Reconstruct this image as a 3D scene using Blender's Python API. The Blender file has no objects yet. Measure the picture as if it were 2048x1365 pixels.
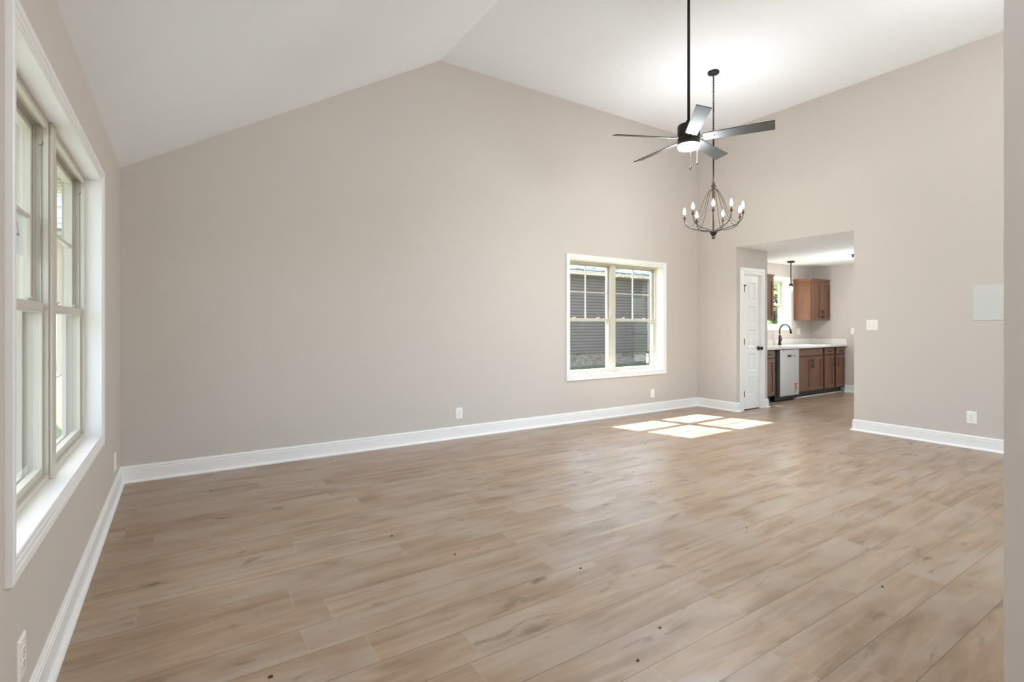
import bpy, bmesh, math, random
from mathutils import Vector, Matrix
random.seed(7)
S = bpy.context.scene
PI = math.pi

# ------------------------------------------------------------------ camera
cam_d = bpy.data.cameras.new('camera'); cam = bpy.data.objects.new('camera', cam_d)
S.collection.objects.link(cam); S.camera = cam
cam.location = (0, 0, 1.277)
cam.rotation_euler = (PI/2, 0, -math.radians(33.11))
cam_d.sensor_width = 36; cam_d.lens = 1018/2048*36
cam_d.shift_y = -31.5/2048
cam_d.clip_start = 0.02; cam_d.clip_end = 300

# ------------------------------------------------------------------ world, sun, exposure
W = bpy.data.worlds.new('sky'); S.world = W; W.use_nodes = True
nt = W.node_tree; nt.nodes.clear()
o_ = nt.nodes.new('ShaderNodeOutputWorld'); bg = nt.nodes.new('ShaderNodeBackground')
sky = nt.nodes.new('ShaderNodeTexSky'); sky.sky_type = 'NISHITA'; sky.sun_disc = False
sky.sun_elevation = math.radians(50.3); sky.sun_rotation = math.radians(-18); sky.ozone_density = 0.6
sky.dust_density = 2.5; sky.air_density = 0.9
mixw = nt.nodes.new('ShaderNodeMixRGB'); mixw.inputs[0].default_value = 0.45; mixw.inputs[2].default_value = (3.6, 3.75, 3.95, 1)
nt.links.new(sky.outputs[0], mixw.inputs[1]); nt.links.new(mixw.outputs[0], bg.inputs[0])
bg.inputs[1].default_value = 0.75
nt.links.new(bg.outputs[0], o_.inputs[0])

sun_d = bpy.data.lights.new('sun', 'SUN'); sun = bpy.data.objects.new('sun', sun_d); S.collection.objects.link(sun)
sun_d.energy = 22.0; sun_d.angle = math.radians(0.6); sun_d.color = (1.0, 0.965, 0.92)
sun.rotation_euler = Vector((0.253, -0.79, -1.0)).to_track_quat('-Z', 'Y').to_euler()

S.view_settings.view_transform = 'Standard'; S.view_settings.look = 'None'
S.view_settings.gamma = 1; S.view_settings.exposure = 0.42; S.view_settings.use_curve_mapping = False
S.cycles.use_denoising = True
S.cycles.max_bounces = 14; S.cycles.diffuse_bounces = 9; S.cycles.transparent_max_bounces = 24
S.cycles.sample_clamp_indirect = 6

# lamp powers (used in the lamps' own builders)
L_FAN = 400; P_BULB = 17.0; P_PEND = 9; P_KIT = 22; P_FOYER = 70; P_SIDE = 45

# ------------------------------------------------------------------ materials
def mat(name, col, rough=0.5, metal=0.0, spec=0.5, emit=None, estr=0, bump=None, var=None, coat=0):
    m = bpy.data.materials.new(name); m.use_nodes = True
    n = m.node_tree; b = n.nodes['Principled BSDF']
    b.inputs['Base Color'].default_value = (*col, 1); b.inputs['Roughness'].default_value = rough
    b.inputs['Metallic'].default_value = metal; b.inputs['Specular IOR Level'].default_value = spec
    b.inputs['Coat Weight'].default_value = coat
    if emit: b.inputs['Emission Color'].default_value = (*emit, 1); b.inputs['Emission Strength'].default_value = estr
    tc = n.nodes.new('ShaderNodeTexCoord')
    if bump:
        nz = n.nodes.new('ShaderNodeTexNoise'); nz.inputs['Scale'].default_value = bump[0]; nz.inputs['Detail'].default_value = 4
        bp = n.nodes.new('ShaderNodeBump'); bp.inputs['Strength'].default_value = bump[1]; bp.inputs['Distance'].default_value = 0.002
        n.links.new(tc.outputs['Object'], nz.inputs['Vector']); n.links.new(nz.outputs[0], bp.inputs['Height'])
        n.links.new(bp.outputs[0], b.inputs['Normal'])
    if var:   # (scale vector, amount)
        mp = n.nodes.new('ShaderNodeMapping'); mp.inputs['Scale'].default_value = var[0]
        nz = n.nodes.new('ShaderNodeTexNoise'); nz.inputs['Scale'].default_value = 1; nz.inputs['Detail'].default_value = 6
        nz.inputs['Roughness'].default_value = 0.6
        cr = n.nodes.new('ShaderNodeMapRange'); cr.inputs[1].default_value = .25; cr.inputs[2].default_value = .75
        cr.inputs[3].default_value = 1-var[1]; cr.inputs[4].default_value = 1+var[1]
        mx = n.nodes.new('ShaderNodeVectorMath'); mx.operation = 'SCALE'; mx.inputs[0].default_value = col
        n.links.new(tc.outputs['Object'], mp.inputs[0]); n.links.new(mp.outputs[0], nz.inputs['Vector'])
        n.links.new(nz.outputs[0], cr.inputs[0]); n.links.new(cr.outputs[0], mx.inputs['Scale'])
        n.links.new(mx.outputs[0], b.inputs['Base Color'])
    return m

M_WALL = mat('wall_paint_greige', (0.618, 0.572, 0.53), 0.75, spec=0.25, bump=(220, .12))
M_CEIL = mat('ceiling_paint_white', (0.87, 0.90, 0.94), 0.9, spec=0.1, bump=(120, .1))
M_TRIM = mat('trim_gloss_white', (0.89, 0.89, 0.885), 0.35, spec=0.4)
M_ALMOND = mat('vinyl_almond', (0.61, 0.575, 0.505), 0.4, spec=0.4)
M_PLASTIC = mat('white_plastic', (0.90, 0.89, 0.87), 0.35)
M_SLOT = mat('slot_dark', (0.12, 0.11, 0.10), 0.6)
M_BLACK = mat('matte_black_metal', (0.018, 0.017, 0.016), 0.42, metal=0.3)
M_BRONZE = mat('dark_bronze_metal', (0.028, 0.021, 0.017), 0.5, metal=0.15, spec=0.3)
M_CHANWOOD = mat('chandelier_wood', (0.105, 0.052, 0.032), 0.6, var=((60, 60, 8), .5))
M_CHROME = mat('chrome', (0.7, 0.7, 0.7), 0.15, metal=1)
M_STEEL = mat('brushed_stainless', (0.63, 0.63, 0.635), 0.3, metal=0.85, var=((3, 3, 220), .05))
M_CAB = mat('stained_maple_brown', (0.175, 0.080, 0.042), 0.36, spec=0.5, var=((14, 14, 2.2), .28))
M_FRAME = mat('face_frame_painted_shade', (0.075, 0.034, 0.02), 0.45)  # darker than the doors: paints in the shadowed gaps between fronts
M_CABD = mat('cabinet_toe_dark', (0.045, 0.026, 0.018), 0.5)
M_COUNTER = mat('white_quartz', (0.80, 0.79, 0.765), 0.18, var=((6, 6, 6), .03))
M_RED = mat('sticker_red', (0.55, 0.05, 0.03), 0.5)
M_PANEL = mat('panel_cool_white', (0.63, 0.64, 0.625), 0.6)
M_NICKEL = mat('brushed_nickel', (0.5, 0.48, 0.45), 0.3, metal=0.9)
M_BLADE = mat('fan_blade_greywash', (0.13, 0.128, 0.125), 0.7, spec=0.12, var=((4, 4, 4), .12))
M_DISPLAY = mat('display_black', (0.02, 0.02, 0.02), 0.1)
M_GREYTXT = mat('badge_grey', (0.25, 0.25, 0.25), 0.4)
M_SIDING = mat('vinyl_siding_grey', (0.140, 0.114, 0.108), 0.55, var=((.6, .6, 3), .08))
M_FASCIA = mat('fascia_cream', (0.46, 0.39, 0.31), 0.5)
M_DEBRIS = mat('debris_dark', (0.04, 0.035, 0.03), 0.8)
M_PAPER = mat('paper_white', (0.78, 0.78, 0.77), 0.8)
_n = M_PAPER.node_tree; _t = _n.nodes.new('ShaderNodeBsdfTranslucent'); _t.inputs[0].default_value = (.8, .8, .78, 1); _m = _n.nodes.new('ShaderNodeMixShader'); _m.inputs[0].default_value = .5
_n.links.new(_n.nodes['Principled BSDF'].outputs[0], _m.inputs[1]); _n.links.new(_t.outputs[0], _m.inputs[2]); _n.links.new(_m.outputs[0], _n.nodes['Material Output'].inputs[0])
M_INK = mat('ink_grey', (0.12, 0.12, 0.12), 0.8)
M_CONC = mat('concrete_pale', (0.55, 0.53, 0.50), 0.85, var=((3, 3, 3), .1))
M_TRUNK = mat('tree_bark', (0.11, 0.08, 0.055), 0.9, var=((8, 8, 2), .3))
M_BRICKVENT = mat('vent_brown', (0.20, 0.14, 0.11), 0.7)
M_CORNER_SHADE = mat('corner_shade_slate', (0.055, 0.085, 0.105), 0.5)

def glass(name, tint=(0.93, 0.96, 0.95), gloss=0.0, ior=1.5):
    m = bpy.data.materials.new(name); m.use_nodes = True; n = m.node_tree; n.nodes.clear()
    o = n.nodes.new('ShaderNodeOutputMaterial'); t = n.nodes.new('ShaderNodeBsdfTransparent'); g = n.nodes.new('ShaderNodeBsdfGlossy')
    t.inputs[0].default_value = (*tint, 1); g.inputs['Roughness'].default_value = 0.0
    fr = n.nodes.new('ShaderNodeFresnel'); fr.inputs[0].default_value = ior; mx = n.nodes.new('ShaderNodeMixShader')
    ge = n.nodes.new('ShaderNodeNewGeometry'); iv = n.nodes.new('ShaderNodeMath'); iv.operation = 'SUBTRACT'; iv.inputs[0].default_value = 1
    ad = n.nodes.new('ShaderNodeMath'); ad.operation = 'ADD'; ad.inputs[1].default_value = gloss
    mu = n.nodes.new('ShaderNodeMath'); mu.operation = 'MULTIPLY'     # reflect only where a ray enters the pane
    n.links.new(ge.outputs['Backfacing'], iv.inputs[1]); n.links.new(fr.outputs[0], ad.inputs[0])
    n.links.new(ad.outputs[0], mu.inputs[0]); n.links.new(iv.outputs[0], mu.inputs[1]); n.links.new(mu.outputs[0], mx.inputs[0])
    n.links.new(t.outputs[0], mx.inputs[1]); n.links.new(g.outputs[0], mx.inputs[2]); n.links.new(mx.outputs[0], o.inputs[0])
    return m
M_GLASS = glass('window_glass')
M_JAR = glass('seeded_clear_glass', (0.95, 0.95, 0.93), 0.12)

def emis(name, col, st):
    m = mat(name, col, 0.4, emit=col, estr=st); return m
M_LENS = emis('fan_led_lens', (0.86, 0.94, 1.0), L_FAN)
M_FLAME = emis('bulb_glow_warm', (1.0, 0.86, 0.66), 26)
M_PBULB = emis('pendant_bulb_glow', (1.0, 0.80, 0.58), 18)
M_KLENS = emis('kitchen_lamp_lens', (1.0, 0.96, 0.9), 6)

def floor_material():
    m = bpy.data.materials.new('oak_laminate_planks'); m.use_nodes = True; n = m.node_tree
    b = n.nodes['Principled BSDF']; L = n.links.new
    def N(t, **k):
        x = n.nodes.new(t)
        for a, v in k.items(): setattr(x, a, v)
        return x
    def MA(op, a, bb=None, c=None):
        x = N('ShaderNodeMath', operation=op)
        for i, v in enumerate((a, bb, c)):
            if v is None: continue
            if isinstance(v, (int, float)): x.inputs[i].default_value = v
            else: L(v, x.inputs[i])
        return x.outputs[0]
    tc = N('ShaderNodeTexCoord'); sp = N('ShaderNodeSeparateXYZ'); L(tc.outputs['Object'], sp.inputs[0])
    X, Y = sp.outputs[0], sp.outputs[1]
    wv = 0.1925; Lp = 1.22
    yr = MA('DIVIDE', MA('SUBTRACT', Y, 0.158-0.1925*20), wv); row = MA('FLOOR', yr); fy = MA('FRACT', yr)
    wn = N('ShaderNodeTexWhiteNoise', noise_dimensions='1D'); L(row, wn.inputs['W'])
    xr = MA('ADD', MA('DIVIDE', X, Lp), MA('ADD', wn.outputs[0], 20)); col = MA('FLOOR', xr); fx = MA('FRACT', xr)
    idc = N('ShaderNodeCombineXYZ'); L(row, idc.inputs[0]); L(col, idc.inputs[1])
    w2 = N('ShaderNodeTexWhiteNoise', noise_dimensions='2D'); L(idc.outputs[0], w2.inputs['Vector'])
    r1 = w2.outputs[0]; rc = N('ShaderNodeSeparateColor'); L(w2.outputs[1], rc.inputs[0])
    off = N('ShaderNodeCombineXYZ'); L(MA('MULTIPLY', rc.outputs[0], 37), off.inputs[0]); L(MA('MULTIPLY', rc.outputs[1], 23), off.inputs[1]); L(MA('MULTIPLY', rc.outputs[2], 11), off.inputs[2])
    pos = N('ShaderNodeVectorMath', operation='ADD'); L(tc.outputs['Object'], pos.inputs[0]); L(off.outputs[0], pos.inputs[1])
    def noise(sc, s=1, det=4, ro=.6, dist=0):
        mp = N('ShaderNodeMapping'); mp.inputs['Scale'].default_value = sc; L(pos.outputs[0], mp.inputs[0])
        z = N('ShaderNodeTexNoise'); z.inputs['Scale'].default_value = s; z.inputs['Detail'].default_value = det
        z.inputs['Roughness'].default_value = ro; z.inputs['Distortion'].default_value = dist
        L(mp.outputs[0], z.inputs['Vector']); return z.outputs[0]
    grain = noise((3.2, 120, 1), 1, 8, .8, .3)       # fine fibre
    streak = noise((1.0, 9, 1), 1, 5, .55, 1.6)     # broad streaks
    blot = noise((3.4, 12, 1), 1, 4, .55, .5)      # dark smudges
    cloud = noise((2.0, 4.0, 1), 1, 3, .5)
    knot = N('ShaderNodeTexVoronoi'); mp = N('ShaderNodeMapping'); mp.inputs['Scale'].default_value = (2.0, 5.6, 1); L(pos.outputs[0], mp.inputs[0])
    wob = N('ShaderNodeTexNoise'); wob.inputs['Scale'].default_value = 9; L(pos.outputs[0], wob.inputs['Vector'])
    wm = N('ShaderNodeVectorMath', operation='SCALE'); wm.inputs['Scale'].default_value = .34; L(wob.outputs[1], wm.inputs[0])
    wa = N('ShaderNodeVectorMath', operation='ADD'); L(mp.outputs[0], wa.inputs[0]); L(wm.outputs[0], wa.inputs[1])
    L(wa.outputs[0], knot.inputs['Vector']); knot.inputs['Scale'].default_value = 1.0
    def rng(v, a, bb, c=0, d=1):
        x = N('ShaderNodeMapRange', interpolation_type='SMOOTHSTEP'); L(v, x.inputs[0])
        for i, q in enumerate((a, bb, c, d)): x.inputs[i+1].default_value = q
        return x.outputs[0]
    kn = rng(knot.outputs['Distance'], .02, .15, 1, 0)
    # only some cells have a knot
    kr = N('ShaderNodeSeparateColor'); L(knot.outputs['Color'], kr.inputs[0])
    kn = MA('MULTIPLY', kn, MA('GREATER_THAN', kr.outputs[0], .50))
    ramp = N('ShaderNodeValToRGB'); e = ramp.color_ramp.elements
    e[0].position = .32; e[0].color = (0.222, 0.143, 0.090, 1)
    e[1].position = .68; e[1].color = (0.420, 0.307, 0.208, 1)
    x = e.new(.5); x.color = (0.325, 0.224, 0.145, 1)
    mixv = MA('ADD', MA('MULTIPLY', streak, .76), MA('MULTIPLY', grain, .24))
    mixv = MA('ADD', mixv, MA('MULTIPLY', MA('SUBTRACT', r1, .5), .05))
    L(mixv, ramp.inputs[0])
    def mixc(fac, a, colr, mode='MIX'):
        x = N('ShaderNodeMixRGB', blend_type=mode)
        if isinstance(fac, (int, float)): x.inputs[0].default_value = fac
        else: L(fac, x.inputs[0])
        L(a, x.inputs[1])
        if isinstance(colr, tuple): x.inputs[2].default_value = (*colr, 1)
        else: L(colr, x.inputs[2])
        return x.outputs[0]
    c = ramp.outputs[0]
    c = mixc(MA('MULTIPLY', rng(cloud, .40, .66), .55), c, (0.405, 0.335, 0.28))     # pale grey wash
    c = mixc(MA('MULTIPLY', rng(blot, .60, .72), .55), c, (0.12, 0.085, 0.062))
    c = mixc(MA('MULTIPLY', kn, .8), c, (0.075, 0.052, 0.04))
    seam_y = MA('LESS_THAN', MA('MINIMUM', fy, MA('SUBTRACT', 1, fy)), .0085)
    seam_x = MA('LESS_THAN', MA('MINIMUM', fx, MA('SUBTRACT', 1, fx)), .0013)
    c = mixc(MA('MULTIPLY', seam_y, .8), c, (0.10, 0.075, 0.055))
    c = mixc(MA('MULTIPLY', seam_x, .55), c, (0.46, 0.36, 0.26))
    L(c, b.inputs['Base Color'])
    b.inputs['Specular IOR Level'].default_value = 0.5
    L(rng(grain, .3, .7, .27, .42), b.inputs['Roughness'])
    bp = N('ShaderNodeBump'); bp.inputs['Strength'].default_value = .25; bp.inputs['Distance'].default_value = .0012
    hh = MA('SUBTRACT', grain, MA('MULTIPLY', MA('MAXIMUM', seam_x, seam_y), 1.5)); L(hh, bp.inputs['Height']); L(bp.outputs[0], b.inputs['Normal'])
    return m
M_FLOOR = floor_material()

def noise_mat(name, c1, c2, scale, rough=.9, bumpd=0.0, det=6):
    m = bpy.data.materials.new(name); m.use_nodes = True; n = m.node_tree; b = n.nodes['Principled BSDF']
    tc = n.nodes.new('ShaderNodeTexCoord'); mp = n.nodes.new('ShaderNodeMapping'); mp.inputs['Scale'].default_value = scale
    z = n.nodes.new('ShaderNodeTexNoise'); z.inputs['Scale'].default_value = 1; z.inputs['Detail'].default_value = det; z.inputs['Roughness'].default_value = .7
    r = n.nodes.new('ShaderNodeValToRGB'); r.color_ramp.elements[0].color = (*c1, 1); r.color_ramp.elements[1].color = (*c2, 1)
    r.color_ramp.elements[0].position = .35; r.color_ramp.elements[1].position = .65
    n.links.new(tc.outputs['Object'], mp.inputs[0]); n.links.new(mp.outputs[0], z.inputs['Vector']); n.links.new(z.outputs[0], r.inputs[0]); n.links.new(r.outputs[0], b.inputs['Base Color'])
    b.inputs['Roughness'].default_value = rough; b.inputs['Specular IOR Level'].default_value = .2
    return m
M_GRASS = noise_mat('lawn_grass', (0.06, 0.085, 0.035), (0.19, 0.23, 0.12), (14, 14, 14))
M_LEAF = noise_mat('tree_leaves', (0.03, 0.065, 0.015), (0.15, 0.22, 0.06), (3, 3, 3))
M_ROOF = noise_mat('asphalt_shingle', (0.018, 0.017, 0.02), (0.30, 0.32, 0.35), (1.6, 14, 14))
M_BLOCK = noise_mat('foundation_block', (0.15, 0.125, 0.10), (0.30, 0.27, 0.24), (5, 5, 11))
M_ASPHALT = noise_mat('road_asphalt', (0.16, 0.16, 0.16), (0.22, 0.22, 0.22), (9, 9, 9))

# ------------------------------------------------------------------ mesh helpers
OFF = {}
def new_bm(): return bmesh.new()
def box(bm, x0, x1, y0, y1, z0, z1, mi=0):
    v = [bm.verts.new((x, y, z)) for x in (x0, x1) for y in (y0, y1) for z in (z0, z1)]
    fs = [(0, 1, 3, 2), (4, 6, 7, 5), (0, 4, 5, 1), (2, 3, 7, 6), (0, 2, 6, 4), (1, 5, 7, 3)]
    r = []
    for f in fs:
        g = bm.faces.new([v[i] for i in f]); g.material_index = mi; r.append(g)
    return v
def frame_of(d):
    d = Vector(d).normalized(); a = Vector((0, 0, 1)) if abs(d.z) < .9 else Vector((1, 0, 0))
    u = d.cross(a).normalized(); return u, d.cross(u).normalized()
def tube(bm, pts, r, n=10, cap=True, closed=False, smooth=True):
    pts = [Vector(p) for p in pts]; rings = []; N_ = len(pts); pu = None
    for i, p in enumerate(pts):
        if closed: d = pts[(i+1) % N_]-pts[i-1]
        else: d = pts[min(i+1, N_-1)]-pts[max(i-1, 0)]
        d.normalize()
        if pu is None: u, v = frame_of(d)
        else:
            u = pu-d*pu.dot(d)
            u = u.normalized() if u.length > 1e-6 else frame_of(d)[0]
            v = d.cross(u)
        pu = u
        rr = r[i] if isinstance(r, (list, tuple)) else r
        rings.append([bm.verts.new(p+(u*math.cos(2*PI*k/n)+v*math.sin(2*PI*k/n))*rr) for k in range(n)])
    m = N_ if closed else N_-1
    for i in range(m):
        a, b = rings[i], rings[(i+1) % N_]
        for k in range(n):
            f = bm.faces.new((a[k], a[(k+1) % n], b[(k+1) % n], b[k])); f.smooth = smooth
    if cap and not closed:
        bm.faces.new(rings[0][::-1]); bm.faces.new(rings[-1])
def lathe(bm, c, prof, n=32, axis='z', smooth=True, mi=0):
    """prof: (radius, height) from bottom to top around the axis through c"""
    c = Vector(c); rings = []
    for r, h in prof:
        ring = []
        for k in range(n):
            a = 2*PI*k/n
            if axis == 'z': p = Vector((r*math.cos(a), r*math.sin(a), h))
            elif axis == 'y': p = Vector((r*math.cos(a), h, r*math.sin(a)))
            else: p = Vector((h, r*math.cos(a), r*math.sin(a)))
            ring.append(bm.verts.new(c+p))
        rings.append(ring)
    for a, b in zip(rings, rings[1:]):
        for k in range(n):
            f = bm.faces.new((a[k], a[(k+1) % n], b[(k+1) % n], b[k])); f.smooth = smooth; f.material_index = mi
    for ring, s in ((rings[0], -1), (rings[-1], 1)):
        f = bm.faces.new(ring[::s]); f.material_index = mi
def poly_prism(bm, pts, d):
    d = Vector(d); a = [bm.verts.new(p) for p in pts]; b = [bm.verts.new(Vector(p)+d) for p in pts]; n = len(pts)
    bm.faces.new(a[::-1]); bm.faces.new(b)
    for i in range(n): bm.faces.new((a[i], a[(i+1) % n], b[(i+1) % n], b[i]))
def sweep(bm, path, prof, to3, closed=False, side=1):
    """path: 2D points; prof: (offset to the left of the path*side, height); mitred corners; to3(a, b, h) -> 3D"""
    P = [Vector(p) for p in path]; n = len(P); rings = []
    for i in range(n):
        def nrm(a, b):
            d = (b-a).normalized(); return Vector((-d.y, d.x))*side
        ns = []
        if closed or i > 0: ns.append(nrm(P[i-1], P[i]))
        if closed or i < n-1: ns.append(nrm(P[i], P[(i+1) % n]))
        m = ns[0] if len(ns) == 1 else (ns[0]+ns[1])/(1+ns[0].dot(ns[1]))
        rings.append([bm.verts.new(to3(P[i].x+m.x*o, P[i].y+m.y*o, h)) for o, h in prof])
    k = len(prof)
    for i in range(n if closed else n-1):
        a, b = rings[i], rings[(i+1) % n]
        for j in range(k):
            bm.faces.new((a[j], a[(j+1) % k], b[(j+1) % k], b[j]))
    if not closed:
        bm.faces.new(rings[0]); bm.faces.new(rings[-1][::-1])
def obj(name, bm, mats, parent=None, bevel=0, label=None, kind=None, smooth=False):
    bmesh.ops.recalc_face_normals(bm, faces=bm.faces)
    me = bpy.data.meshes.new(name); off = Vector(OFF.get(parent.name, (0, 0, 0))) if parent else Vector((0, 0, 0))
    if off.length: bmesh.ops.translate(bm, verts=bm.verts, vec=-off)
    bm.to_mesh(me); bm.free()
    for m in (mats if isinstance(mats, (list, tuple)) else [mats]): me.materials.append(m)
    if smooth:
        for p in me.polygons: p.use_smooth = True
    o = bpy.data.objects.new(name, me); S.collection.objects.link(o)
    if parent: o.parent = parent; OFF[o.name] = tuple(off)
    if bevel:
        b = o.modifiers.new('bevel', 'BEVEL'); b.width = bevel; b.segments = 2; b.limit_method = 'ANGLE'; b.angle_limit = math.radians(40)
    if label: o['label'] = label
    if kind: o['kind'] = kind
    return o
def thing(name, loc, label, cat, group=None, kind=None):
    o = bpy.data.objects.new(name, None); S.collection.objects.link(o); o.location = loc; o.empty_display_size = .1
    OFF[o.name] = tuple(loc)
    if label: o['label'] = label
    if cat: o['category'] = cat
    if group: o['group'] = group
    if kind: o['kind'] = kind
    return o
def tag(o, label, cat, group=None, kind=None):
    o['label'] = label; o['category'] = cat
    if group: o['group'] = group
    if kind: o['kind'] = kind
    return o
def B(name, dims, m, parent=None, bevel=0, **k):
    bm = new_bm(); box(bm, *dims); return obj(name, bm, m, parent, bevel, **k)
def arc(c, r, a0, a1, n, f):
    return [f(c, r, a0+(a1-a0)*i/n) for i in range(n+1)]

# ------------------------------------------------------------------ room dimensions
XL, YA, XR, XE, YK = -.405, 5.159, 6.871, 10.65, 5.28
ZL, ZF, XC, ZO = 2.545, 4.212, 2.41, 2.434
YN0, YN1 = .297, .412        # near wall
OY0, OY1 = 2.915, 4.48       # opening in the right wall
PX = 7.683                   # right corner of pantry
OUT = .16
WA = dict(u0=4.262, u1=6.066, z0=.612, z1=2.150)
WL = dict(u0=2.003, u1=3.925, z0=.612, z1=2.150)
WK = dict(u0=8.815, u1=9.785, z0=1.245, z1=2.135)
WN = dict(u0=3.1, u1=6.5, z0=.05, z1=2.25)      # unseen window added to the near wall to let in daylight
WE = dict(u0=.4, u1=3.0, z0=.05, z1=2.1)      # unseen kitchen end opening, added for more daylight
e_ = .015
def wall_x(bm, y0, y1, x0, x1, z0, z1, h):
    """slab along X with one rectangular hole (grown by the jamb thickness)"""
    a, b, c, d = h['u0']-e_, h['u1']+e_, h['z0']-e_, h['z1']+e_
    box(bm, x0, a, y0, y1, z0, z1); box(bm, b, x1, y0, y1, z0, z1); box(bm, a, b, y0, y1, z0, c); box(bm, a, b, y0, y1, d, z1)
slope = (ZF-ZL)/(XC-XL)
def zc(x): return min(ZF, ZL+slope*(x-XL))

# floor
B('floor', (XL-.01, XE+.05, -2.25, YK+.05, -.12, 0), M_FLOOR, kind='structure')
# far gable wall with the window
bm = new_bm(); wall_x(bm, YA, YA+OUT, XL-.2, XR, 0, 2.5, WA)
poly_prism(bm, [(XL-.2, YA, 2.5), (XR, YA, 2.5), (XR, YA, 4.3), (XC, YA, 4.3), (XL-.2, YA, ZL-.02)], (0, OUT, 0))
obj('wall_back', bm, M_WALL, kind='structure')
# left wall
bm = new_bm(); h = WL; a, b, c, d = h['u0']-e_, h['u1']+e_, h['z0']-e_, h['z1']+e_
for q in ((-2.25, a, 0, 2.6), (b, YA, 0, 2.6), (a, b, 0, c), (a, b, d, 2.6)): box(bm, XL-OUT, XL, q[0], q[1], q[2], q[3])
obj('wall_left', bm, M_WALL, kind='structure')
# right wall with the wide opening (header above, stub towards the corner)
bm = new_bm()
box(bm, XR, XR+.115, YN0, OY0, 0, ZO+.002); box(bm, XR, XR+.115, OY1, YA+OUT, 0, ZO+.002); box(bm, XR, XR+.115, YN0, YA+OUT, ZO+.002, 4.3)
obj('wall_right', bm, M_WALL, kind='structure')
# near wall whose end shows at the right edge of the view
bm = new_bm(); wall_x(bm, YN0, YN1, 1.802, XR, 0, 2.5, WN)
poly_prism(bm, [(1.802, YN0, 2.5), (XR, YN0, 2.5), (XR, YN0, 4.3), (1.802, YN0, 4.3)], (0, YN1-YN0, 0))
obj('wall_near', bm, M_WALL, kind='structure')
# foyer behind the camera
bm = new_bm(); box(bm, XL-.2, 3.1, -2.35, -2.25, 0, 4.3); obj('wall_foyer', bm, M_WALL, kind='structure')
bm = new_bm(); box(bm, 3.0, 3.1, -2.25, YN0, 0, 4.3); obj('wall_foyer_right', bm, M_WALL, kind='structure')
# vaulted ceiling: slope then flat
bm = new_bm()
poly_prism(bm, [(XL-.2, -2.35, zc(XL)-.2*slope), (XC, -2.35, ZF), (XR+.115, -2.35, ZF), (XR+.115, -2.35, ZF+.12), (XC-.05, -2.35, ZF+.12), (XL-.2, -2.35, ZL+.05)], (0, 2.35+YA+OUT, 0))
obj('ceiling', bm, M_CEIL, kind='structure')
bm = new_bm(); box(bm, XR+.116, XE+.15, -.6, YK+OUT, ZO, ZO+.1); box(bm, XR+.0005, XR+.1155, OY0, OY1, ZO, ZO+.0015)
obj('ceiling_kitchen', bm, M_CEIL, kind='structure')
# kitchen walls
bm = new_bm(); wall_x(bm, YK, YK+OUT, XR+.116, XE, 0, ZO, WK); obj('wall_kitchen_window', bm, M_WALL, kind='structure')
bm = new_bm(); h = WE; a, b, c, d = h['u0']-e_, h['u1']+e_, h['z0']-e_, h['z1']+e_
for q in ((-.6, a, 0, ZO), (b, YK+OUT, 0, ZO), (a, b, 0, c), (a, b, d, ZO)): box(bm, XE, XE+.15, *q)
obj('wall_kitchen_end', bm, M_WALL, kind='structure')
B('wall_kitchen_near', (XR+.115, XE, -.7, -.6, 0, ZO), M_WALL, kind='structure')
# pantry block: front with door hole, side
DX0, DX1, DZ = 7.052, 7.500, 2.048
bm = new_bm(); y0, y1 = OY1, OY1+.1
box(bm, XR+.115, DX0, y0, y1, 0, ZO); box(bm, DX1, PX, y0, y1, 0, ZO); box(bm, DX0, DX1, y0, y1, DZ, ZO)
box(bm, PX-.1, PX, y1, YK, 0, ZO)
obj('wall_pantry', bm, M_WALL, kind='structure')

# baseboards: 135 mm board with beaded top and quarter-round shoe
BP = [(0, 0), (.033, 0), (.033, .006), (.029, .014), (.022, .019), (.0145, .020), (.0145, .104), (.0115, .107), (.0115, .112), (.0135, .115), (.0135, .121), (.008, .127), (.007, .133), (0, .135)]
def base(name, path, side):
    bm = new_bm(); sweep(bm, path, BP, lambda a, b, h: (a, b, h), side=side); return obj(name, bm, M_TRIM, kind='structure')
base('baseboard_left', [(XL, -2.25), (XL, YA), (1.0, YA)], -1)
base('baseboard_back', [(1.0, YA), (XR, YA), (XR, OY1), (DX0-.095, OY1)], -1)
base('baseboard_right', [(XR+.115, YN1), (XR+.115, OY0), (XR, OY0), (XR, YN1), (1.802, YN1), (1.802, YN0)], -1)
base('baseboard_pantry', [(DX1+.093, OY1), (PX, OY1), (PX, OY1+.23)], -1)
base('baseboard_kitchen', [(XE, 4.675), (XE, 3.1)], -1)

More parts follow.
